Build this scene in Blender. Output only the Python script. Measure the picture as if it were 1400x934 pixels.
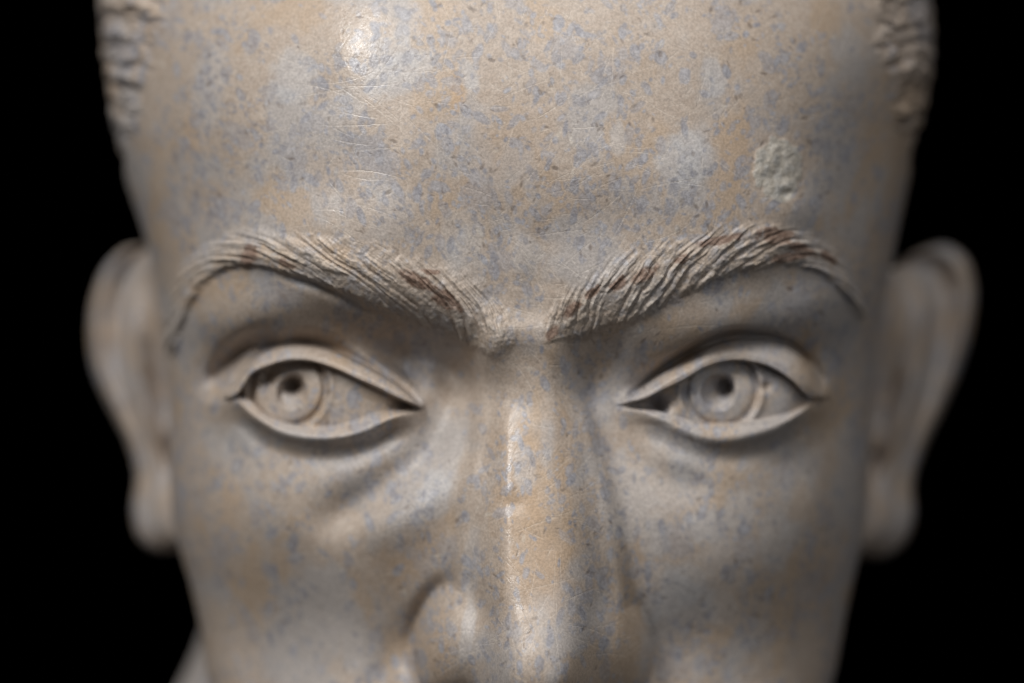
import bpy, math, random
import numpy as np
from mathutils import Matrix, Vector

# ------------------------------------------------------------------ scene, camera, light
S = bpy.context.scene
for o in list(bpy.data.objects):
    bpy.data.objects.remove(o, do_unlink=True)

D = 600.0            # mm from the lens to the brow
MMPX = 0.125         # mm per photograph pixel at the brow
PITCH = math.radians(13)      # the lens looks down on the head
BROW_Z = 430.0       # height of the brow above the foot of the bust, mm
cP, sP = math.cos(PITCH), math.sin(PITCH)

def to_local(x, y, z):
    """view-aligned mm (x right, y away, z up; origin between the brows) -> upright bust metres"""
    return (x*1e-3, (y*cP + z*sP)*1e-3, (-y*sP + z*cP + BROW_Z)*1e-3)

cam_d = bpy.data.cameras.new('camera')
cam = bpy.data.objects.new('camera', cam_d)
S.collection.objects.link(cam)
cam.location = to_local(0, -D, 0)
cam.rotation_euler = (math.radians(90) - PITCH, 0, 0)
cam_d.sensor_width = 36
cam_d.lens = 36*D/(1400*MMPX)
cam_d.clip_start = 0.02
cam_d.clip_end = 50
cam_d.dof.use_dof = True
cam_d.dof.focus_distance = (D - 5.0)*1e-3
cam_d.dof.aperture_fstop = 5.0
S.camera = cam

w = bpy.data.worlds.new('World')
S.world = w
w.use_nodes = True
w.node_tree.nodes['Background'].inputs[0].default_value = (0, 0, 0, 1)
w.node_tree.nodes['Background'].inputs[1].default_value = 0

def area(name, pos, aim, sx, sy, power, col):
    d = bpy.data.lights.new(name, 'AREA')
    d.shape = 'RECTANGLE'; d.size = sx; d.size_y = sy
    d.energy = power; d.color = col
    o = bpy.data.objects.new(name, d)
    S.collection.objects.link(o)
    p = Vector(to_local(*pos)); a = Vector(to_local(*aim))
    o.location = p
    o.rotation_euler = (a - p).to_track_quat('-Z', 'Y').to_euler()
    return o

area('key_light', (-430, -720, 590), (0, 30, 0), 0.10, 0.42, 7.4, (1.0, 0.985, 0.965))
area('overhead_light', (60, -620, 820), (0, 30, 0), 0.9, 0.5, 5.6, (1.0, 0.985, 0.965))
area('side_light', (-850, -300, 480), (0, 30, 0), 0.7, 0.7, 1.2, (0.94, 0.97, 1.0))
area('fill_light', (650, -900, 260), (0, 30, 0), 1.0, 1.0, 2.3, (0.95, 0.97, 1.0))

S.view_settings.view_transform = 'Standard'
S.view_settings.look = 'None'
S.view_settings.gamma = 1
S.view_settings.exposure = 0
S.view_settings.use_curve_mapping = False
S.render.engine = 'CYCLES'
S.render.resolution_x = 1024
S.render.resolution_y = 683

# ------------------------------------------------------------------ numeric helpers
rng = np.random.default_rng(7)

def sst(a, b, x):
    t = np.clip((x - a)/(b - a), 0, 1)
    return t*t*(3 - 2*t)

def lerp_pts(pts, x):
    """smooth (cubic) interpolation through (x, y) points"""
    p = np.array(pts, float)
    X, Y = p[:, 0], p[:, 1]
    m = np.gradient(Y, X)
    i = np.clip(np.searchsorted(X, x) - 1, 0, len(X) - 2)
    h = X[i+1] - X[i]
    t = np.clip((x - X[i])/h, 0, 1)
    return ((2*t**3 - 3*t**2 + 1)*Y[i] + (t**3 - 2*t**2 + t)*h*m[i]
            + (-2*t**3 + 3*t**2)*Y[i+1] + (t**3 - t**2)*h*m[i+1])

_tab = rng.random((256, 256))
def vnoise(x, y, seed=0):
    x = x + seed*17.31; y = y + seed*9.77
    xi = np.floor(x).astype(int); yi = np.floor(y).astype(int)
    fx = x - xi; fy = y - yi
    fx = fx*fx*(3 - 2*fx); fy = fy*fy*(3 - 2*fy)
    a = _tab[xi & 255, yi & 255]; b = _tab[(xi+1) & 255, yi & 255]
    c = _tab[xi & 255, (yi+1) & 255]; d = _tab[(xi+1) & 255, (yi+1) & 255]
    return (a*(1-fx) + b*fx)*(1-fy) + (c*(1-fx) + d*fx)*fy

def fbm(x, y, seed=0, oct=4):
    r = 0; a = 0.5
    for k in range(oct):
        r = r + a*(vnoise(x, y, seed + k*3) - 0.5)
        x = x*2.03; y = y*2.03; a *= 0.5
    return r*2          # about -1..1

def bump(u, v, cx, cy, sx, sy, rot=0):
    r = math.radians(rot)
    du, dv = u - cx, v - cy
    p = du*math.cos(r) + dv*math.sin(r); q = -du*math.sin(r) + dv*math.cos(r)
    return np.exp(-0.5*((p/sx)**2 + (q/sy)**2))

def resample(pts, n):
    p = np.array(pts, float)
    d = np.r_[0, np.cumsum(np.hypot(*np.diff(p, axis=0).T))]
    t = np.linspace(0, d[-1], n*4)
    q = np.c_[lerp_pts(np.c_[d, p[:, 0]], t), lerp_pts(np.c_[d, p[:, 1]], t)]
    d = np.r_[0, np.cumsum(np.hypot(*np.diff(q, axis=0).T))]
    t = np.linspace(0, d[-1], n)
    return np.c_[np.interp(t, d, q[:, 0]), np.interp(t, d, q[:, 1])], d[-1]

def curve_coords(u, v, pts, pad, n=160):
    """(arc length, signed distance, mask) of points near a curve; distance positive upwards/left of travel"""
    c, L = resample(pts, n)
    sel = (u > c[:, 0].min()-pad) & (u < c[:, 0].max()+pad) & (v > c[:, 1].min()-pad) & (v < c[:, 1].max()+pad)
    s = np.full(u.shape, -1e3); d = np.full(u.shape, 1e3)
    uu, vv = u[sel], v[sel]
    tan = np.gradient(c, axis=0); tan /= np.hypot(tan[:, 0], tan[:, 1])[:, None]
    so = np.empty(uu.shape); do = np.empty(uu.shape)
    for k in range(0, len(uu), 20000):
        a, b = uu[k:k+20000, None], vv[k:k+20000, None]
        dd = (a - c[:, 0])**2 + (b - c[:, 1])**2
        i = dd.argmin(1)
        dx = a[:, 0] - c[i, 0]; dy = b[:, 0] - c[i, 1]
        along = dx*tan[i, 0] + dy*tan[i, 1]
        side = dx*tan[i, 1] - dy*tan[i, 0]
        so[k:k+20000] = i*L/(n-1) + along
        do[k:k+20000] = np.where(side >= 0, 1, -1)*np.sqrt(dd[np.arange(len(i)), i])
    s[sel] = so; d[sel] = do
    return s, d, L

def groove(u, v, pts, width, pad=None):
    s, d, L = curve_coords(u, v, pts, pad or width*4)
    ends = sst(-width*2, L*0.25, s)*sst(L + width*2, L*0.75, s)
    return np.exp(-0.5*(d/width)**2)*ends

# ------------------------------------------------------------------ base head (view-aligned mm)
NF, NB = 1000, 110
s = np.linspace(-1, 1, NF)
phi = np.pi/2*(0.70*s + 0.30*s**3)
xi_f = np.sin(phi)
psi = np.linspace(np.pi/2, -np.pi/2, NB + 2)[1:-1]
vr = np.concatenate([-430 + 350*(1 - np.cos(np.linspace(0, np.pi/2, 46)))**1.0,      # crown of the skull
                     np.arange(-78, -12, 3.0), np.arange(-12, 960, 1.28), np.arange(960, 1060, 3.0),
                     np.linspace(1063, 1330, 50)])
NR = len(vr)

def scale_at(y): return (D + y)/D

# half outline of the head in the photograph (projected), left and right
YW = lerp_pts([(-430, 60), (-200, 84), (0, 88), (200, 84), (330, 76), (480, 68), (620, 66), (760, 66), (934, 66), (1150, 55), (1330, 60)], vr)
YF = lerp_pts([(-430, 55), (-400, 38), (-330, 27), (-200, 14.0), (-60, 4.4), (0, 0.6), (60, -2.2), (130, -4.1), (200, -4.9), (300, -3.4), (380, -0.6), (430, 2.6), (480, 6.5), (530, 9.3),
               (600, 10.4), (700, 10.4), (800, 11.8), (934, 14.5), (1040, 15), (1150, 16), (1230, 18), (1290, 25), (1330, 40)], vr)
YB = lerp_pts([(-430, 70), (-380, 110), (-250, 160), (0, 190), (250, 188), (500, 170), (700, 150), (934, 135), (1150, 100), (1330, 80)], vr)
vp = 467 + (vr - 467)/scale_at(YW*0.8)
xl = lerp_pts([(-420, 690), (-405, 560), (-360, 400), (-280, 260), (-160, 175), (-60, 142), (0, 133), (60, 135), (110, 141), (180, 153), (250, 172), (320, 194), (400, 212), (480, 221),
               (560, 225), (650, 226), (700, 229), (750, 239), (800, 254), (850, 266), (934, 279), (1030, 310), (1120, 390), (1200, 520), (1240, 650)], vp)
xr = lerp_pts([(-420, 720), (-405, 850), (-360, 1010), (-280, 1150), (-160, 1240), (-60, 1274), (0, 1280), (50, 1283), (100, 1279), (150, 1268), (200, 1255), (250, 1244), (320, 1230), (400, 1215), (480, 1203),
               (560, 1197), (650, 1194), (700, 1190), (760, 1181), (800, 1172), (850, 1161), (934, 1145), (1030, 1110), (1120, 1030), (1200, 900), (1240, 770)], vp)
k = MMPX*scale_at(YW)*0.985
XL = (xl - 700)*k; XR = (xr - 700)*k
XC = (XL + XR)/2; XA = (XR - XL)/2
nx = lerp_pts([(-430, 2.0), (0, 2.6), (250, 2.6), (420, 2.5), (560, 2.45), (700, 2.25), (934, 2.1), (1330, 2.0)], vr)

XI = xi_f[None, :]
X_f = XC[:, None] + XA[:, None]*XI
Y_f = YW[:, None] - (YW - YF)[:, None]*np.sqrt(np.clip(1 - np.abs(XI)**nx[:, None], 0, 1))
X_b = XC[:, None] + XA[:, None]*np.sin(psi)[None, :]
Y_b = YW[:, None] + (YB - YW)[:, None]*np.cos(psi)[None, :]
X = np.concatenate([X_f, X_b], 1); Y = np.concatenate([Y_f, Y_b], 1)
Z = np.repeat(((467 - vr)*MMPX)[:, None], X.shape[1], 1)
NC = X.shape[1]
front = np.zeros((NR, NC)); front[:, :NF] = 1

def project(X, Y, Z):
    f = 1/(MMPX*scale_at(Y))
    return 700 + X*f, 467 - Z*f
U, V = project(X, Y, Z)
FW = front*sst(0.985, 0.80, np.abs(np.concatenate([xi_f, np.ones(NB)]))[None, :])    # fades the relief out towards the sides

# ------------------------------------------------------------------ relief: everything below is depth in mm, + = towards the lens
R = np.zeros_like(U)
# forehead
R += 2.4*bump(U, V, 468, 312, 105, 42, -4) + 1.5*bump(U, V, 960, 265, 130, 50, 6)
R += 0.55*bump(U, V, 470, 30, 42, 150) + 0.5*bump(U, V, 860, 60, 130, 90)
R -= 0.7*bump(U, V, 700, 240, 60, 90)
R += 0.5*bump(U, V, 716, 355, 14, 26) - 0.25*bump(U, V, 690, 330, 12, 40) - 0.25*bump(U, V, 745, 330, 12, 40)
R -= 2.2*bump(U, V, 250, 250, 55, 120)        # temples
R -= 2.2*bump(U, V, 1185, 250, 55, 120)
R -= 0.9*bump(U, V, 620, 300, 50, 40, 20) + 0.6*bump(U, V, 820, 300, 60, 35, -20)
# brow ridges (broad swelling under the carved hairs)
LBT = [(700, 436), (640, 385), (590, 360), (540, 345), (490, 335), (440, 326), (390, 318), (345, 316), (303, 325), (266, 347), (239, 383), (227, 425), (222, 470)]
LBB = [(690, 496), (628, 468), (590, 450), (545, 429), (500, 409), (450, 388), (400, 373), (360, 364), (322, 364), (292, 378), (270, 404), (254, 438), (240, 485)]
RBT = [(743, 446), (757, 412), (795, 379), (840, 354), (890, 337), (945, 321), (1000, 311), (1050, 308), (1095, 315), (1130, 334), (1155, 362), (1171, 392), (1181, 425)]
RBB = [(748, 470), (775, 468), (815, 455), (860, 439), (905, 416), (945, 393), (985, 373), (1025, 362), (1065, 358), (1100, 364), (1130, 380), (1155, 405), (1174, 436)]
def mid(a, b): return [((p[0]+q[0])/2, (p[1]+q[1])/2) for p, q in zip(a, b)]
def brow(U, V, top, bot, right):
    c = mid(top, bot)
    sd, d, L = curve_coords(U, V, c, 150, 220)
    wid = [math.hypot(p[0]-q[0], p[1]-q[1])/2 for p, q in zip(top, bot)]
    cc = np.array(c); al = np.r_[0, np.cumsum(np.hypot(*np.diff(cc, axis=0).T))]
    hw = np.interp(np.clip(sd, 0, L), al/al[-1]*L, wid)
    if not right: d = -d
    t = d/np.maximum(hw, 1)
    return sd, d, t, L
sl, dl, tl, LL = brow(U, V, LBT, LBB, False)
sr, dr, tr, LR = brow(U, V, RBT, RBB, True)
def brow_relief(sd, d, t, L, seed, right):
    ends = sst(-16, 14, sd)*sst(L + 14, L - 10, sd)
    edge = fbm(sd/9, d/14, seed+40, 3)*0.16
    low = sst(-1.16, -0.80, t + edge)
    up = sst(1.25, 0.25, t + edge*1.8)
    env = ends*low*up
    frac = np.clip(sd/L, 0, 1)
    beta = np.interp(frac, [0, .15, .35, .6, .8, 1], [40, 29, 22, 19, 17, 18] if not right else [50, 42, 33, 26, 20, 16])
    cot = 1/np.tan(np.radians(beta))
    wpx = np.interp(frac, [0, .3, .7, 1], [13, 14.5, 13, 11])
    wob = fbm(sd/70, d/45, seed, 2)*0.8
    # integrate strand count along the brow so spacing may vary
    ph = np.interp(sd - d*cot, *_strand_table(L, right)) + wob
    ph = ph + 0.9*vnoise(ph*0.8, d/60, seed+2) + 0.12*fbm(sd/9, d/14, seed+3, 2)
    i = np.floor(ph).astype(int); f = ph - i
    h = _tab[(i*7 + seed) & 255, 3]; h2 = _tab[(i*13 + seed) & 255, 9]
    tri = 1 - np.abs(2*f - 1)
    ridge = np.clip(tri*(1.25 + h2), 0, 1)**0.9
    # each strand swells and dies along its run
    run = vnoise(sd*0 + i*3.7, d/10 + h*20, seed)
    worn = 0.25 + 0.75*sst(-.35, .25, fbm(sd/30, d/14, seed+9, 3))
    zone = 0.35 + 0.65*sst(0.75, -0.1, t + 0.5*edge)
    strand = 0.35 + zone*(ridge*(0.35 + 1.0*run)*(0.45 + 0.8*h) - 0.35)*worn
    fine = fbm(ph*3.1, d/18, seed+5, 3)
    hgt = np.interp(frac, [0, .1, .4, .8, 1], [.45, .6, .6, .6, .6] if right else [.7, 1.2, 1.3, .9, .8])*(1 - 0.45*sst(-.6, .8, t))
    amp = np.interp(frac, [0, .08, .4, .8, 1], [.34, .47, .47, .48, .64])
    out = env*(hgt + amp*(strand - 0.35)*1.25 + (0.30 + 0.25*sst(-.2, .6, t))*fine + 0.13*fbm(sd/4.5, d/4.5, seed+7, 2))
    if not right:
        out = out - 1.5*np.exp(-((t + 1.22)/0.22)**2)*sst(.06, .14, frac)*sst(.62, .45, frac)
    return out, env, strand
def _strand_table(L, right):
    a = np.linspace(-400, L + 400, 600)
    fr = np.clip(a/L, 0, 1)
    beta = np.interp(fr, [0, .15, .35, .6, .8, 1], [40, 29, 22, 19, 17, 18] if not right else [50, 42, 33, 26, 20, 16])
    wpx = np.interp(fr, [0, .3, .7, 1], [13, 14.5, 13, 11])
    dens = np.sin(np.radians(beta))/wpx
    return a, np.cumsum(dens)*(a[1]-a[0])
bl, envl, stl = brow_relief(sl, dl, tl, LL, 11, False)
br, envr, strr = brow_relief(sr, dr, tr, LR, 23, True)
def swell(t, d, sd, L, hi, lo):
    e = sst(-60, 40, sd)*sst(L + 30, L - 60, sd)
    return e*np.exp(-0.5*(d/hi)**2)
R += 2.1*swell(tl, dl, sl, LL, 38, 26) + 2.1*swell(tr, dr, sr, LR, 40, 30)

# orbits
R -= 8.0*bump(U, V, 586, 510, 56, 40, 20) + 6.2*bump(U, V, 548, 478, 82, 21, 24)
R -= 2.4*bump(U, V, 850, 520, 55, 36, -18)
R += 2.6*bump(U, V, 290, 425, 45, 34, -20) - 2.0*bump(U, V, 312, 505, 22, 26)
R += 2.2*bump(U, V, 1120, 425, 45, 40, 20) + 3.0*bump(U, V, 970, 462, 110, 30, -10) + 1.6*bump(U, V, 345, 440, 70, 30, -10)
R += 1.2*bump(U, V, 400, 415, 70, 22, 10) + 1.0*bump(U, V, 1000, 420, 70, 26, -8)

# cheeks
R += 2.4*bump(U, V, 965, 775, 75, 55) + 3.0*bump(U, V, 345, 690, 85, 70) + 3.0*bump(U, V, 1075, 690, 85, 70)
R += 2.0*bump(U, V, 585, 700, 60, 70, -30) + 1.8*bump(U, V, 890, 690, 70, 75, 25)
R -= 3.0*groove(U, V, [(602, 570), (578, 620), (537, 656), (495, 686), (440, 716)], 21)
R += 1.4*groove(U, V, [(640, 640), (600, 676), (560, 705), (515, 735)], 24)
R -= 1.2*groove(U, V, [(830, 590), (860, 625), (905, 652), (960, 668)], 20)
R += 0.3*groove(U, V, [(560, 612), (510, 636), (450, 645), (390, 640)], 20)
R += 1.0*groove(U, V, [(900, 612), (950, 634), (1010, 640), (1060, 630)], 18)
R -= 4.0*bump(U, V, 420, 890, 90, 95) + 1.2*bump(U, V, 1015, 900, 90, 95)
R -= 1.6*groove(U, V, [(568, 835), (548, 880), (520, 940), (490, 1010)], 16)
R -= 1.6*groove(U, V, [(868, 835), (890, 880), (915, 940), (945, 1010)], 18)
# lips and chin, below the frame
R += 4.0*bump(U, V, 728, 1075, 120, 22) + 4.5*bump(U, V, 728, 1125, 100, 22) - 2.0*bump(U, V, 728, 1099, 130, 7)
R += 5.0*bump(U, V, 728, 1215, 90, 45) - 2.5*bump(U, V, 728, 1163, 90, 16)

# nose
uc = lerp_pts([(430, 714), (500, 718), (560, 727), (700, 729), (800, 731), (880, 735), (960, 736)], V)
hn = lerp_pts([(385, 0), (415, 0.8), (450, 2.6), (480, 4.6), (520, 6.8), (600, 9.4), (700, 12.4), (800, 17.0), (860, 20.6), (900, 23.2), (935, 24.0), (958, 22.5), (988, 11), (1015, 0)], V)
wt = lerp_pts([(430, 66), (480, 68), (530, 64), (600, 60), (700, 59), (780, 62), (830, 70), (880, 78), (960, 66)], V)
wl = lerp_pts([(430, 100), (480, 108), (600, 136), (700, 152), (780, 154), (840, 142), (900, 136), (960, 130)], V)
wr = lerp_pts([(430, 95), (480, 92), (600, 140), (700, 168), (780, 174), (840, 165), (900, 150), (960, 130)], V)
du = U - uc
q = np.abs(du)
wb = np.where(du < 0, wl, wr)
tt = np.clip((q - wt*0.24)/(wb - wt*0.24), 0, 1)
kn = np.where(du < 0, 0.45, 0.40)
prof = (kn*np.exp(-0.5*(tt/0.36)**3.2) + (1 - kn)*np.exp(-0.5*(tt/0.58)**2.2))*sst(1, .45, tt)
ridge_round = -1.3*np.clip(q/np.maximum(wt, 1), 0, 1.5)**2
nose = hn*prof + ridge_round*sst(460, 560, V)*prof*sst(1010, 960, V)
def dome(e, p=0.5): return np.clip(1 - e**2, 0, 1)**p
def smax(a, b, k):
    k = k*np.clip(np.maximum(a, b)/4, 0.05, 1)
    h = np.clip(0.5 + 0.5*(a - b)/k, 0, 1)
    return a*h + b*(1 - h) + k*h*(1 - h)*sst(0, 3, np.maximum(a, b))
tip = 23.5*np.exp(-0.5*np.hypot((U - 736)/66, (V - 918)/80)**2.6)
e1 = np.hypot((U - 644)/np.where(U < 644, 80, 110), (V - 890)/np.where(V < 890, 118, 90)); e2 = np.hypot((U - 822)/np.where(U < 822, 100, 74), (V - 895)/np.where(V < 895, 115, 80))
nose = smax(nose, tip, 8.0)
nose = smax(nose, 12.0*dome(e1, 0.85 + 0.9*sst(890, 800, V)), 5)
nose = smax(nose, 9.5*dome(e2, 1.0 + 0.9*sst(890, 800, V)), 7.0)
R += np.where((V > 386) & (V < 1015), nose, 0)
wing = np.maximum(dome(e1, .85), dome(e2, 1.0))*6
R -= 2.2*groove(U, V, [(618, 790), (594, 808), (576, 835), (565, 868), (560, 905), (566, 950)], 9)
R -= 3.6*bump(U, V, 528, 885, 34, 70) + 1.2*bump(U, V, 925, 890, 36, 70)
R -= 7*bump(U, V, 606, 968, 36, 15) + 8*bump(U, V, 830, 978, 42, 14) + 3*bump(U, V, 660, 985, 36, 14)
# nicks and flats left by the chisel on the ridge
R += 0.40*groove(U, V, [(688, 520), (690, 620), (692, 700), (690, 780), (684, 850)], 8) - 0.5*bump(U, V, 700, 690, 12, 9) - 0.4*bump(U, V, 760, 740, 14, 16) - 0.3*bump(U, V, 772, 620, 8, 30)

# wart on the forehead
wn = fbm(U/11, V/11, 77, 4)
wm = np.clip(1 - ((U - 1064)/34)**2 - ((V - 232)/46)**2 + 0.5*wn, 0, 1)
R += wm**0.8*(0.55 + 0.4*fbm(U/12, V/12, 71, 3)) - 0.9*bump(U, V, 1075, 266, 6, 5) - 0.3*bump(U, V, 1058, 238, 9, 10)
R += 1.2*bump(U, V, 1088, 285, 26, 20, 30)
wart_m = sst(0.02, 0.25, wm)

# soft unevenness of hand-cut stone
R += 0.42*fbm(U/80, V/80, 3, 2) + 0.04*fbm(U/20, V/20, 5, 2)

R = R*FW
# carved hairs go on unfaded: the brows end near the sides
sidefade = front*sst(0.999, 0.96, np.abs(np.concatenate([xi_f, np.ones(NB)]))[None, :])
DEPTH = Y - R

# ------------------------------------------------------------------ eyes
LEU = [(303, 543), (316, 524), (334, 503), (356, 482), (390, 470), (427, 470), (456, 477), (489, 492), (522, 510), (556, 533), (574, 550)]   # top of upper lid
LEE = [(303, 546), (323, 541), (341, 515), (367, 501), (401, 493), (427, 495), (456, 504), (489, 519), (522, 534), (545, 546), (574, 557)]   # its edge
LLE = [(303, 547), (323, 541), (343, 549), (363, 567), (385, 577), (423, 583), (456, 584), (485, 577), (511, 567), (535, 561), (574, 560)]   # lower lid, rim
LLB = [(303, 549), (325, 549), (345, 567), (374, 585), (412, 596), (445, 598), (478, 594), (511, 583), (535, 572), (574, 563)]              # lower lid, foot
REU = [(850, 550), (884, 522), (913, 501), (940, 485), (965, 473), (995, 463), (1028, 461), (1061, 465), (1090, 479), (1110, 502), (1124, 532)]
REE = [(850, 553), (878, 548), (906, 534), (933, 521), (964, 503), (995, 494), (1028, 495), (1061, 506), (1084, 522), (1106, 543), (1124, 546)]
RLE = [(850, 556), (878, 558), (902, 562), (931, 573), (950, 579), (973, 579), (1006, 578), (1028, 576), (1061, 571), (1084, 564), (1106, 552), (1124, 548)]
RLB = [(850, 560), (878, 564), (902, 573), (933, 586), (962, 597), (995, 600), (1028, 594), (1061, 584), (1090, 568), (1106, 557), (1124, 550)]
PART = np.zeros(U.shape, int)      # 0 head, see names below

def eye(DEPTH, cu, cv, out, e0, top, edge, lrim, lfoot, iris, pup, seed):
    """out = -1 when the outer corner lies towards smaller u"""
    sel = (U > cu - 330) & (U < cu + 330) & (V > cv - 140) & (V < cv + 160) & (front > 0)
    u, v = U[sel], V[sel]
    d0 = DEPTH[sel]
    slope = 0.048
    E = e0 + slope*(u - cu)*out + 4.6*((u - cu)/140)**2 + 2.9*(np.clip(v - cv, -90, 46)/75)**2
    a, b, c, f = (lerp_pts(p, u) for p in (top, edge, lrim, lfoot))
    u0, u1 = top[0][0], top[-1][0]
    um, uh = (u0 + u1)/2, (u1 - u0)/2
    # the ball swells the socket floor; the join is wide and soft
    q = np.sqrt(((u - um)/(uh*np.where((u - um)*out > 0, 0.74, 0.90)))**2 + ((v - cv + 2)/70)**2)
    we = sst(1.72, 0.85, q)*(1 - (1 - sst(26 if out < 0 else 18, 0, a - v))*sst(u0 - 25, u0 + 20, u)*sst(u1 + 25, u1 - 20, u))
    base = d0*(1 - we) + E*we
    wid = np.maximum(b - a, 0.5)
    low_w = np.maximum(f - c, 0.5)
    corner = sst(u0 - 4, u0 + 26, u)*sst(u1 + 4, u1 - 26, u)
    # ball, iris ring, drilled pupil
    ri = np.hypot((u - iris[0]), (v - iris[1]))
    ball = (1.5 if out < 0 else 1.1)*np.exp(-0.5*((ri - iris[2] + 2)/3.2)**2) - 0.5*np.exp(-0.5*((ri - iris[2] - 6)/4.0)**2) + 0.45*sst(iris[2] + 1, iris[2] - 8, ri)
    rp = np.hypot((u - pup[0])/pup[2], (v - pup[1])/pup[3])
    ball += 2.4*np.clip(1 - rp**5, 0, 1)*(1 - 0.35*np.clip((v - pup[1])/pup[3], -1, 1)) + (4.2 if out < 0 else 3.0)*np.exp(-0.5*(np.hypot(u - pup[4], v - pup[5])/10.5)**4)
    for hx, hy, hr, hd in pup[6]:
        ball += hd*np.exp(-0.5*(np.hypot(u - hx, v - hy)/hr)**2)
    ball = ball + 1.3
    # upper lid: proud at its edge, falling back to the crease; crease cut under the brow skin
    t = np.clip((b - v)/wid, 0, 1)
    lidU = -((3.1 if out < 0 else 1.9)*(1 - t)**0.8 + 0.8*sst(0, .35, t)*sst(1, .55, t))*np.minimum(1, wid/13)
    above = np.clip(a - v, 0, 200)
    crease = (1.9*np.exp(-0.5*(above/5.5)**2) + (2.6 if out < 0 else 0.5)*np.exp(-0.5*(above/24)**2))*corner
    crease = crease*np.where(v < a, 1, sst(6, 0, v - a))
    # lower lid: rim tilts up and out, then rolls under
    tl_ = np.clip((v - c)/low_w, 0, 1)
    below = np.clip(v - f, 0, 300)
    lidL = -(2.3 if out < 0 else 1.3)*sst(0, 1, tl_)*np.minimum(1, low_w/9)*sst(34, 0, below)
    wide_c = sst(u0, u0 + 60, u)*sst(u1, u1 - 60, u)
    under = (1.7 if out < 0 else 0.7)*np.exp(-0.5*((below - 20)/16)**2)*sst(0, 14, below)*wide_c
    mU = sst(1.3, -1.3, v - b); mL = sst(-1.3, 1.3, v - c)*(1 - mU)
    rel = ball*(1 - mU)*(1 - mL)*corner + np.where(v < a, 0, lidU)*mU + crease*mU + (lidL + under)*mL
    DEPTH[sel] = base + rel*sst(u0 - 10, u0 + 2, u)*sst(u1 + 10, u1 - 2, u)
    P = PART[sel]
    ins = (u > u0 + 6) & (u < u1 - 6)
    lid = ins & (v >= a) & (v <= b); low = ins & (v > c) & (v <= f + 6)
    bl_ = ins & (v > b) & (v <= c)
    base = 10 if out < 0 else 20
    P[bl_] = base
    P[bl_ & (ri < iris[2])] = base + 3
    P[bl_ & (rp < 1.0)] = base + 4
    P[lid] = base + 1
    P[low] = base + 2
    PART[sel] = P

eye(DEPTH, 430, 538, -1, 13.8, LEU, LEE, LLE, LLB, (394, 531, 53), (399, 537, 21, 24, 402, 526, [(365, 517, 6.5, 2.0), (557, 556, 12, 4.0)]), 1)
eye(DEPTH, 1000, 535, 1, 12.8, REU, REE, RLE, RLB, (986, 534, 51), (982, 537, 24, 25, 990, 528, [(893, 557, 12, 4.0), (916, 568, 8, -1.0), (1047, 530, 5, .8)]), 2)

# crease shadow pocket at the outer end of the left lid, and over the inner half of the right lid
DEPTH += 5.0*groove(U, V, [(288, 540), (297, 514), (314, 490), (340, 470), (375, 459)], 10)*front
DEPTH += 2.6*groove(U, V, [(866, 536), (895, 514), (925, 494), (955, 479)], 8)*front
DEPTH += 1.2*groove(U, V, [(1075, 468), (1100, 486), (1116, 510), (1126, 532)], 5)*front

# apply depth along the line of sight, keeping the sides where they are
f = (D + DEPTH)/(D + Y)
X2, Z2 = X*f, Z*f
Y2 = DEPTH.copy()

# ------------------------------------------------------------------ hair: short locks standing proud of the skull
ang = np.concatenate([np.degrees(np.arcsin(np.clip(xi_f, -1, 1))), 180 - np.degrees(psi)])     # -90..90 front, then round the back to 270
ang = np.where(ang > 180, ang - 360, ang)
A = np.repeat(ang[None, :], NR, 0)
VR = np.repeat(vr[:, None], NC, 1)
# hairline: angle from the front at which hair begins, by height
hl = lerp_pts([(-430, -20), (-330, -10), (-270, 10), (-200, 34), (-100, 45), (0, 51), (100, 57), (180, 68), (240, 92), (330, 112), (600, 125), (900, 140), (1000, 200), (1330, 260)], VR)
hm = np.abs(A) - hl + 3.5*fbm(A/7, VR/45, 31, 3)
hair = sst(-1.0, 6.0, hm)
lk_a = A/9.0 + 0.8*fbm(A/22, VR/120, 33, 2); lk_v = VR/36.0 + np.abs(A)*0.035 + 1.0*fbm(A/14, VR/70, 34, 2)
i = np.floor(lk_v); fr = lk_v - i
lock = np.sin(np.pi*fr)**0.7*(0.25 + 1.3*vnoise(lk_a*1.4 + i*5.3, i, 35))
lock += 0.35*np.sin(lk_a*6 + lk_v*4)*0.4
hd = hair*(1.2 + 1.1*lock + 0.9*fbm(A/2.2, VR/9, 36, 3))*(0.45 + 0.55*sst(86, 62, np.abs(A)))*(1 - 0.75*sst(150, 260, VR)*sst(110, 95, np.abs(A)))
# outward (horizontal normal of the base ring)
gx = np.gradient(X, axis=1); gy = np.gradient(Y, axis=1)
nn = np.hypot(gx, gy) + 1e-9
ox, oy = gy/nn, -gx/nn
sgn = np.sign(np.sum(ox*(X - XC[:, None])))
hd -= hair*1.6
hd += (bl + br)*sidefade
X2 += hd*ox*sgn; Y2 += hd*oy*sgn
PART[(hair > 0.30) & (PART == 0)] = 30

PART[(sl > 0) & (sl < LL - 6) & (tl > -1.0) & (tl < 0.8) & (PART == 0) & (front > 0)] = 1
PART[(sr > 0) & (sr < LR - 6) & (tr > -1.0) & (tr < 0.8) & (PART == 0) & (front > 0)] = 2
nose_m = (prof*np.clip(hn/4, 0, 1) > 0.14) & (V > 470) & (V < 1003) & (front > 0)
wing_m = (wing > 1.6) & (front > 0)
PART[(nose_m | wing_m) & (PART == 0)] = 3

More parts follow.
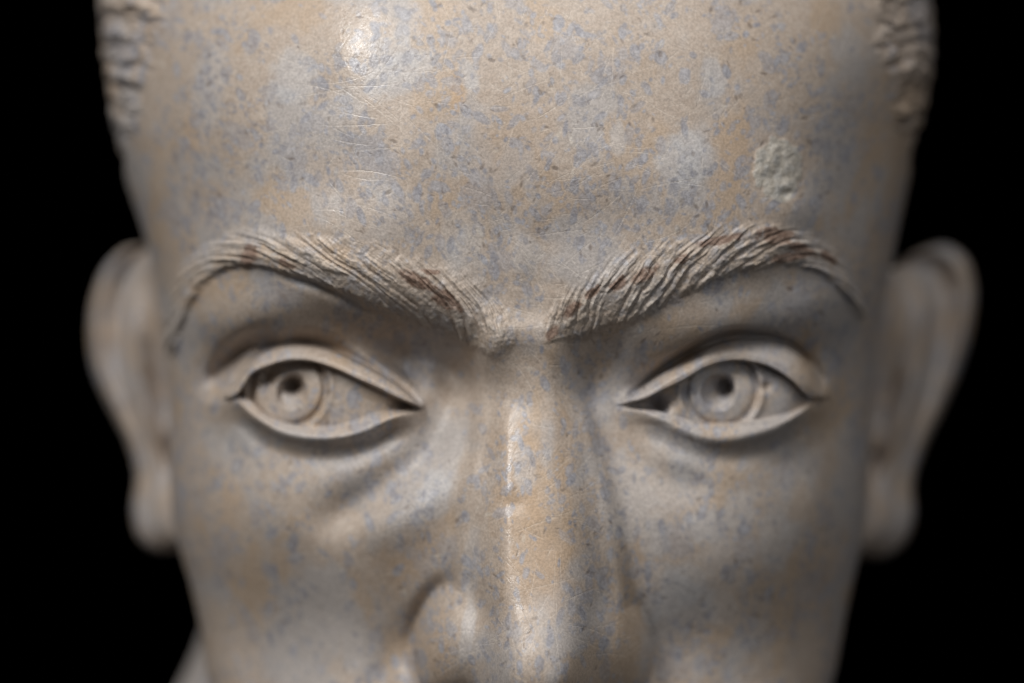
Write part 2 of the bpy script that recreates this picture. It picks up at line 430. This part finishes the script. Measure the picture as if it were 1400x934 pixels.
# ------------------------------------------------------------------ masks carried to the material
brow_attr = np.clip(np.maximum(envl, envr), 0, 1)
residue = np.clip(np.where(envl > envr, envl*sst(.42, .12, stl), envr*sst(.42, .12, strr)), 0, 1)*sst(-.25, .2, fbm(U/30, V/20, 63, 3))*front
patch = np.zeros_like(U)           # pale grey fossil patches seen in the photograph
ragged = 0.34*fbm(U/13, V/13, 51, 4)
for cx, cy, rx, ry, rot, st in [(402, 104, 30, 36, 0, .8), (545, 102, 58, 24, -24, .8), (935, 220, 40, 42, 0, .9), (975, 105, 15, 26, -15, .8), (630, 320, 34, 40, 10, .45),
                                (845, 190, 12, 22, 0, .7), (285, 120, 22, 60, 5, .6), (592, 680, 24, 36, 20, .7), (718, 640, 15, 30, 0, .6), (500, 290, 60, 45, 0, .5), (640, 100, 12, 25, -20, .8),
                                (560, 30, 14, 30, 10, .4), (720, 350, 22, 30, 0, .6), (860, 690, 40, 50, 20, .6), (930, 640, 50, 60, 0, .45), (1000, 760, 40, 50, 0, .5), (900, 800, 34, 44, -20, .5),
                                (895, 735, 22, 34, 0, .8), (965, 720, 30, 24, 10, .8), (1010, 700, 20, 34, 0, .7), (940, 800, 26, 30, 20, .7), (890, 830, 14, 24, 0, .8), (985, 830, 22, 30, 0, .6), (1060, 740, 26, 40, 0, .6), (845, 640, 12, 30, 10, .6), (330, 620, 30, 40, 0, .4), (430, 600, 60, 14, 0, .3), (640, 860, 10, 46, 8, .7), (645, 770, 12, 50, 4, .5), (1010, 390, 60, 26, -10, .4), (860, 470, 40, 20, -20, .45), (620, 190, 14, 10, 0, .6)]:
    r = math.radians(rot)
    a_ = ((U - cx)*math.cos(r) + (V - cy)*math.sin(r))/rx; b_ = (-(U - cx)*math.sin(r) + (V - cy)*math.cos(r))/ry
    patch = np.maximum(patch, st*sst(1.25, 0.75, np.hypot(a_, b_) + ragged))
patch *= front
rag_r = 0.55*fbm(U/8, V/8, 61, 3); rag_o = 0.6*fbm(U/16, V/24, 62, 4)
rust = np.zeros_like(U)            # red-brown remains in the brows
for cx, cy, rx, ry, rot in [(575, 385, 34, 9, 26), (612, 412, 22, 13, 30), (590, 372, 14, 5, 10), (345, 350, 13, 18, 20), (398, 362, 14, 5, 30), (780, 425, 16, 8, -40), (845, 388, 15, 9, -35), (880, 375, 22, 9, -35),
                            (985, 328, 34, 6, -12), (1060, 322, 26, 12, 0), (1090, 340, 22, 8, 20), (1075, 352, 24, 7, -10), (810, 400, 12, 6, -40), (930, 355, 12, 6, -25), (755, 455, 14, 7, -45), (1130, 352, 16, 6, 40)]:
    r = math.radians(rot)
    a_ = ((U - cx)*math.cos(r) + (V - cy)*math.sin(r))/rx; b_ = (-(U - cx)*math.sin(r) + (V - cy)*math.cos(r))/ry
    rust = np.maximum(rust, sst(1.15, 0.7, np.hypot(a_, b_) + rag_r))
rust *= front
ochre = np.zeros_like(U)
for cx, cy, rx, ry, rot, st in [(450, 350, 60, 16, 18, .6), (380, 352, 40, 16, 15, .8), (625, 130, 9, 34, 8, .8), (622, 200, 7, 22, 0, .5), (262, 180, 10, 60, 3, .5), (712, 660, 34, 90, 0, .75), (735, 770, 42, 60, 0, .65), (770, 620, 14, 60, 0, .5),
                                (885, 770, 14, 50, -15, .5), (560, 760, 50, 30, -20, .45), (320, 680, 16, 60, 8, .35), (700, 205, 60, 60, 0, .25), (600, 900, 20, 50, 0, .4), (1000, 200, 40, 60, 0, .3), (270, 400, 26, 14, -40, .6), (470, 240, 60, 40, 0, .3)]:
    r = math.radians(rot)
    a_ = ((U - cx)*math.cos(r) + (V - cy)*math.sin(r))/rx; b_ = (-(U - cx)*math.sin(r) + (V - cy)*math.cos(r))/ry
    ochre = np.maximum(ochre, st*sst(1.5, 0.4, np.hypot(a_, b_) + rag_o))
ochre *= front

# inclusions, flecks and scratches, laid on the surface grid (about 0.17 mm a cell)
r0, r1 = int(np.argmax(vr > -60)), int(np.argmax(vr > 1000))
nzr, nzc = np.meshgrid(np.arange(NR), np.arange(NC), indexing='ij')
NZ = fbm(nzr/5.0, nzc/5.0, 81, 3)
DENS = sst(-.35, .25, fbm(nzr/55.0, nzc/55.0, 82, 3))
foss = np.zeros((NR, NC)); fdark = np.zeros((NR, NC)); speck = np.zeros((NR, NC)); scr = np.zeros((NR, NC)); cream = np.zeros((NR, NC))
prng = random.Random(5)
def stamp(n, lo, hi, asp, arr, spread, vlo, vhi, rim=0.0, rag=0.30, gate=True, bias=2.0):
    for _ in range(n):
        r = prng.uniform(r0, r1); c = prng.uniform(15, NF - 15)
        if gate and prng.random() > 0.12 + DENS[int(r), int(c)]: continue
        L = lo + (hi - lo)*prng.random()**bias; wd = L*prng.uniform(*asp)
        an = prng.gauss(0, spread); ca, sa = math.cos(an), math.sin(an)
        h = int(L*1.5) + 2
        i0, i1, j0, j1 = max(0, int(r) - h), min(NR, int(r) + h), max(0, int(c) - h), min(NF, int(c) + h)
        y, x = np.mgrid[i0:i1, j0:j1]; y = y - r; x = x - c
        e = np.hypot((y*ca + x*sa)/L, (-y*sa + x*ca)/wd) + rag*NZ[i0:i1, j0:j1]
        v = prng.uniform(vlo, vhi)
        m = sst(1.0 + .8/wd, 1.0 - .8/wd - .12, e)
        arr[i0:i1, j0:j1] = np.maximum(arr[i0:i1, j0:j1], m*v)
        if rim:
            ed = m*sst(.45, .95, e)*prng.uniform(0, rim)
            fdark[i0:i1, j0:j1] = np.maximum(fdark[i0:i1, j0:j1], ed)
stamp(110, 12, 26, (.4, .8), foss, .6, .3, .6, .15, .45)
stamp(4200, 3.5, 11, (.32, .65), foss, .55, .5, 1.0, .5, .34)
stamp(8000, 1.5, 4.5, (.35, .8), foss, .8, .4, 1.0, .8, .28)
stamp(2600, 1.2, 4.5, (.25, .6), speck, .9, .35, 1.0, 0, .12)
stamp(220, 1.5, 6, (.2, .5), cream, 1.2, .4, 1.0, 0, .12, False)
for _ in range(3800):
    r = prng.uniform(r0, r1); c = prng.uniform(15, NF - 15)
    n_ = fbm(np.array([r/120.]), np.array([c/120.]), 84, 2)[0]
    an = n_*4 + prng.gauss(0, .55); Ls = int(8 + 42*prng.random()**2.2)
    tt_ = np.arange(-Ls, Ls, 0.7); cur = prng.gauss(0, .004)
    rr_ = (r + tt_*math.sin(an) + cur*tt_**2).astype(int); cc_ = (c + tt_*math.cos(an)).astype(int)
    ok = (rr_ > 0) & (rr_ < NR) & (cc_ > 0) & (cc_ < NF)
    val = prng.uniform(.15, 1.0)**1.5*(1 - (tt_/Ls)**2)
    np.maximum.at(scr, (rr_[ok], cc_[ok]), val[ok])
cloud = fbm(nzr/75.0, nzc/60.0, 85, 5) ; streak = fbm(nzr/70.0, nzc/38.0, 86, 5)

# ------------------------------------------------------------------ stone
def stone_material():
    m = bpy.data.materials.new('speckled_limestone')
    m.use_nodes = True
    nt = m.node_tree; N = nt.nodes; Lk = nt.links
    bs = N['Principled BSDF']
    tc = N.new('ShaderNodeTexCoord')
    def mapping(sc, rot=(0, 0, 0), src=None):
        mp = N.new('ShaderNodeMapping'); mp.inputs['Scale'].default_value = sc; mp.inputs['Rotation'].default_value = rot
        Lk.new(src or tc.outputs['Object'], mp.inputs[0]); return mp.outputs[0]
    def noise(vec, scale, detail=4, rough=.55, dist=0):
        n = N.new('ShaderNodeTexNoise'); n.inputs['Scale'].default_value = scale; n.inputs['Detail'].default_value = detail
        n.inputs['Roughness'].default_value = rough; n.inputs['Distortion'].default_value = dist
        Lk.new(vec, n.inputs['Vector']); return n
    def ramp(fac, a, b, c0=0., c1=1.):
        r = N.new('ShaderNodeMapRange'); r.interpolation_type = 'SMOOTHSTEP'
        r.inputs[1].default_value = a; r.inputs[2].default_value = b; r.inputs[3].default_value = c0; r.inputs[4].default_value = c1
        Lk.new(fac, r.inputs[0]); return r.outputs[0]
    def mth(op, a, b=None, clamp=False):
        n = N.new('ShaderNodeMath'); n.operation = op; n.use_clamp = clamp
        for k_, x in ((0, a), (1, b)):
            if x is None: continue
            if isinstance(x, (int, float)): n.inputs[k_].default_value = x
            else: Lk.new(x, n.inputs[k_])
        return n.outputs[0]
    def mix(fac, c0, c1, mode='MIX'):
        n = N.new('ShaderNodeMix'); n.data_type = 'RGBA'; n.blend_type = mode
        for k_, x in ((0, fac), (6, c0), (7, c1)):
            if isinstance(x, (int, float)): n.inputs[k_].default_value = x
            elif isinstance(x, tuple): n.inputs[k_].default_value = x + (1,)
            else: Lk.new(x, n.inputs[k_])
        return n.outputs[2]
    def attr(name):
        a = N.new('ShaderNodeAttribute'); a.attribute_name = name; return a.outputs['Fac']
    wv = tc.outputs['Object']
    fine = noise(wv, 700, 4, .7)
    fsep = N.new('ShaderNodeSeparateColor'); Lk.new(fine.outputs['Color'], fsep.inputs[0])
    fleck = ramp(fsep.outputs[0], .36, .64)
    col = mix(ramp(fsep.outputs[1], .35, .65), (.415, .334, .270), (.475, .396, .330))
    col = mix(ramp(attr('cloud'), -.05, .30, 0, .65), col, (.405, .385, .378))
    col = mix(ramp(attr('streak'), .10, .42, 0, .65), col, (.450, .335, .235))
    col = mix(mth('MULTIPLY', attr('ochre'), .85), col, (.48, .325, .195))
    col = mix(mth('MULTIPLY', attr('patch'), .62), col, mix(fleck, (.42, .42, .44), (.56, .555, .555)))
    fo = mth('MULTIPLY', attr('foss'), ramp(fsep.outputs[2], .25, .55, .65, 1.0))
    col = mix(fo, col, mix(fleck, (.262, .254, .278), (.405, .397, .42)))
    col = mix(mth('MULTIPLY', attr('fdark'), .8), col, (.20, .185, .19))
    col = mix(mth('MULTIPLY', attr('speck'), .7), col, (.155, .12, .10))
    col = mix(mth('MULTIPLY', attr('cream'), .6), col, (.62, .56, .48))
    # carved brows: creamy tool-bruised stone with red-brown remains
    bw = attr('brow')
    col = mix(mth('MULTIPLY', bw, .38), col, mix(fleck, (.45, .36, .275), (.53, .48, .435)))
    rn = ramp(fsep.outputs[2], .60, .68)
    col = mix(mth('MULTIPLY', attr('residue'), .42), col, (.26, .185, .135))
    ru = mth('MAXIMUM', mth('MULTIPLY', mth('MULTIPLY', rn, bw), .3), mth('MULTIPLY', attr('rust'), .9))
    col = mix(ru, col, mix(fleck, (.15, .088, .06), (.27, .18, .135)))
    col = mix(mth('MULTIPLY', attr('wart'), .75), col, mix(fleck, (.40, .375, .32), (.56, .535, .48)))
    sc = attr('scr')
    col = mix(mth('MULTIPLY', sc, .34), col, (.64, .57, .49))
    grit = noise(wv, 2300, 2, .6)
    grain = ramp(grit.outputs['Fac'], .3, .7, .84, 1.12)
    col = mix(1.0, col, grain, 'MULTIPLY')
    Lk.new(col, bs.inputs['Base Color'])
    rg = ramp(fsep.outputs[2], .3, .7, .40, .56)
    rg = mth('SUBTRACT', rg, mth('MULTIPLY', attr('polish'), .19))
    rg = mth('ADD', rg, mth('MULTIPLY', bw, .2), True)
    Lk.new(rg, bs.inputs['Roughness'])
    bs.inputs['Specular IOR Level'].default_value = .5
    hgt = mth('ADD', mth('MULTIPLY', grit.outputs['Fac'], .55), mth('MULTIPLY', fine.outputs['Fac'], .8))
    hgt = mth('ADD', hgt, mth('ADD', mth('MULTIPLY', sc, -.45), mth('MULTIPLY', attr('speck'), -.7)))
    bp = N.new('ShaderNodeBump'); bp.inputs['Strength'].default_value = .35; bp.inputs['Distance'].default_value = .00022
    Lk.new(hgt, bp.inputs['Height']); Lk.new(bp.outputs[0], bs.inputs['Normal'])
    return m
STONE = stone_material()

# ------------------------------------------------------------------ mesh parts
root = bpy.data.objects.new('stone_bust', None)
S.collection.objects.link(root)
root.empty_display_size = 0.05
root['label'] = 'beige and grey speckled stone portrait head with carved frowning brows and drilled pupils'
root['category'] = 'sculpture'

LX, LY, LZ = to_local(X2, Y2, Z2)
CO = np.stack([LX, LY, LZ], -1).astype(np.float32)
# normals of the undivided surface, so that parts meet without a seam
def wrapgrad(a): 
    return (np.roll(a, -1, 1) - np.roll(a, 1, 1))
du_ = wrapgrad(CO); dv_ = np.gradient(CO, axis=0)
NRM = np.cross(dv_, du_)
NRM /= np.linalg.norm(NRM, axis=-1, keepdims=True) + 1e-12
if NRM[NR//2, NF//2, 1] > 0: NRM = -NRM
polish = (bump(U, V, 480, 30, 50, 130) + 0.8*bump(U, V, 470, 300, 60, 40) + 1.2*bump(U, V, 688, 640, 14, 120) + 1.1*bump(U, V, 690, 875, 26, 50))*front
cream = np.maximum(cream, brow_attr*np.where(envl > envr, sst(.55, .95, stl), sst(.55, .95, strr))*0.5*front)
ATT = {'residue': residue, 'foss': foss, 'fdark': fdark, 'speck': speck, 'scr': scr, 'cream': cream, 'cloud': cloud, 'streak': streak, 'polish': polish, 'brow': brow_attr, 'patch': patch, 'rust': rust, 'ochre': ochre, 'wart': wart_m*front}

ii, jj = np.meshgrid(np.arange(NR - 1), np.arange(NC), indexing='ij')
j2 = (jj + 1) % NC
QUAD = np.stack([ii*NC + jj, (ii+1)*NC + jj, (ii+1)*NC + j2, ii*NC + j2], -1).reshape(-1, 4)
QP = PART.reshape(-1)[QUAD[:, 0]]

def make_part(name, ids, parent, label=None):
    q = QUAD[np.isin(QP, ids)]
    if not len(q): return None
    used, inv = np.unique(q.reshape(-1), return_inverse=True)
    co = CO.reshape(-1, 3)[used]; nr = NRM.reshape(-1, 3)[used]
    me = bpy.data.meshes.new(name)
    me.vertices.add(len(used)); me.vertices.foreach_set('co', co.ravel())
    me.loops.add(len(inv)); me.loops.foreach_set('vertex_index', inv.astype(np.int32))
    n = len(q)
    me.polygons.add(n); me.polygons.foreach_set('loop_start', np.arange(0, n*4, 4, dtype=np.int32))
    me.update(calc_edges=True)
    me.polygons.foreach_set('use_smooth', np.ones(n, bool))
    for k_, a in ATT.items():
        at = me.attributes.new(k_, 'FLOAT', 'POINT'); at.data.foreach_set('value', a.reshape(-1)[used].astype(np.float32))
    me.normals_split_custom_set_from_vertices(nr.tolist())
    me.materials.append(STONE)
    o = bpy.data.objects.new(name, me); S.collection.objects.link(o); o.parent = parent
    if label: o['label'] = label
    return o

head = make_part('face', [0], root)
make_part('nose', [3], root)
make_part('eyebrow', [1], root)
make_part('eyebrow', [2], root)
make_part('hair', [30], root)
for base in (10, 20):
    e = make_part('eye', [base], root)
    ir = make_part('iris', [base + 3], e)
    make_part('pupil', [base + 4], e)
    make_part('upper_eyelid', [base + 1], root)
    make_part('lower_eyelid', [base + 2], root)

def grid_mesh(name, G, parent, closed_u=False, cap=False):
    """G: (rows, cols, 3) in bust metres"""
    r, c = G.shape[:2]
    me = bpy.data.meshes.new(name)
    fs = []
    for a in range(r - 1):
        for b in range(c if closed_u else c - 1):
            b2 = (b + 1) % c
            fs.append((a*c + b, a*c + b2, (a+1)*c + b2, (a+1)*c + b))
    if cap:
        fs.append(tuple(range(c))[::-1]); fs.append(tuple((r-1)*c + b for b in range(c)))
    me.from_pydata([tuple(p) for p in G.reshape(-1, 3)], [], fs)
    import bmesh
    bm = bmesh.new(); bm.from_mesh(me); bmesh.ops.recalc_face_normals(bm, faces=bm.faces); bm.to_mesh(me); bm.free()
    me.polygons.foreach_set('use_smooth', np.ones(len(me.polygons), bool))
    gr, gc = np.meshgrid(np.arange(r), np.arange(c), indexing='ij')
    for nm, arr in (('cloud', fbm(gr/7.0, gc/9.0, 91, 3)), ('streak', fbm(gr/9.0, gc/6.0, 92, 3)), ('foss', 0.8*sst(.12, .3, fbm(gr/3.0, gc/3.0, 93, 2)))):
        at = me.attributes.new(nm, 'FLOAT', 'POINT'); at.data.foreach_set('value', arr.ravel().astype(np.float32))
    me.materials.append(STONE)
    o = bpy.data.objects.new(name, me); S.collection.objects.link(o); o.parent = parent
    return o

# ------------------------------------------------------------------ ears
def ear(name, outline, inner, ydep, seed):
    """outline: outer contour top->bottom in photograph pixels; inner: matching line where the ear leaves the head"""
    n, mcols = 90, 60
    O, _ = resample(outline, n); I, _ = resample(inner, n)
    t = np.linspace(0, 1, n)[:, None]; a = np.linspace(0, 1, mcols)[None, :]
    u = I[:, 0][:, None]*(1 - a) + O[:, 0][:, None]*a
    v = I[:, 1][:, None]*(1 - a) + O[:, 1][:, None]*a
    # depth: leaves the head in front, flares back to the helix
    y = ydep + 20*a**0.9 + 5*(t - 0.5)**2 - 6*sst(.65, 1, t)
    rim_t = sst(0.78, 0.2, t)
    y = y - 4.2*np.exp(-0.5*((a - 0.90)/0.08)**2)*(0.35 + 0.65*rim_t)          # helix roll
    y = y + 3.4*np.exp(-0.5*((a - 0.70)/0.11)**2)*rim_t                          # scapha
    y = y - 3.0*np.exp(-0.5*((a - 0.48)/0.11)**2)*sst(.05, .3, t)*sst(.8, .55, t)    # antihelix
    y = y + 10*np.exp(-0.5*(((a - 0.17)/0.17)**2 + ((t - 0.52)/0.16)**2))         # concha
    y = y + 6.0*np.exp(-0.5*(((a - 0.18)/0.12)**2 + ((t - 0.685)/0.035)**2))
    y = y - 3.4*np.exp(-0.5*(((a - 0.45)/0.40)**2 + ((t - 0.86)/0.11)**2))         # lobe
    y = y - 3.0*np.exp(-0.5*(((a - 0.55)/0.5)**2 + ((t - 0.03)/0.05)**2))          # top of helix
    y = y + 0.5*fbm(u/22, v/22, seed, 3)
    lip = np.maximum(sst(0.93, 1.0, a)*np.ones_like(t), sst(0.035, 0, t)*np.ones_like(a)); lip = np.maximum(lip, sst(.96, 1, t)*np.ones_like(a))
    yf = y + 3.5*lip**2
    yb = y + 9 - 4.5*lip**2
    def p3(u, v, y):
        k_ = MMPX*scale_at(y)
        return np.stack(to_local((u - 700)*k_, y, (467 - v)*k_), -1)
    F = p3(u, v, yf); B = p3(u, v, yb)
    ring = np.concatenate([F, B[:, ::-1]], 1)
    return grid_mesh(name, ring, root, closed_u=True, cap=True)

LEO = [(202, 337), (176, 338), (149, 359), (129, 401), (122, 454), (130, 512), (153, 562), (176, 608), (187, 650), (182, 702), (192, 738), (209, 752), (236, 752)]
LEI = [(214, 345), (216, 360), (222, 390), (228, 420), (236, 460), (240, 510), (244, 555), (246, 600), (248, 640), (250, 690), (252, 720), (254, 738), (256, 748)]
REO = [(1230, 360), (1260, 342), (1293, 335), (1318, 350), (1332, 392), (1329, 442), (1312, 504), (1289, 558), (1263, 612), (1247, 665), (1249, 708), (1236, 742), (1209, 761), (1180, 762)]
REI = [(1212, 372), (1207, 385), (1204, 410), (1200, 440), (1192, 480), (1186, 530), (1182, 575), (1180, 620), (1178, 660), (1176, 700), (1174, 730), (1172, 748), (1172, 756)]
ear('ear', LEO, LEI, 78, 3)
ear('ear', REO, REI, 78, 4)

# ------------------------------------------------------------------ neck and chest (upright mm, z from the foot of the bust)
nz = np.array([400, 365, 345, 335, 325, 312, 295, 270, 240, 205, 170, 130, 90, 50, 15, 0.])
nl = np.array([50, 55, 60, 65, 72, 80, 88, 94, 104, 132, 168, 182, 170, 140, 105, 102.])
nrr = np.array([40, 46, 50, 52, 55, 60, 66, 74, 92, 126, 164, 180, 170, 140, 105, 102.])
ny = np.array([95, 92, 90, 88, 86, 84, 82, 80, 78, 76, 72, 68, 64, 62, 62, 62.])
nf = np.array([40, 48, 54, 58, 60, 62, 64, 66, 70, 80, 94, 100, 96, 84, 66, 64.])
nb = np.array([40, 50, 56, 60, 64, 68, 72, 76, 82, 90, 96, 96, 90, 78, 64, 62.])
zz = np.linspace(400, 0, 110)
ri = lambda a: lerp_pts(np.c_[-nz, a], -zz)
th = np.linspace(0, 2*np.pi, 140, endpoint=False)
cs, sn = np.cos(th)[None, :], np.sin(th)[None, :]
hwid = np.where(sn < 0, ri(nl)[:, None], ri(nrr)[:, None])
dep = np.where(cs > 0, ri(nf)[:, None], ri(nb)[:, None])
G = np.stack([(-4 + hwid*sn)*1e-3, (ri(ny)[:, None] - dep*cs)*1e-3, np.repeat(zz[:, None], 140, 1)*1e-3], -1)
grid_mesh('neck', G, root, closed_u=True, cap=True)
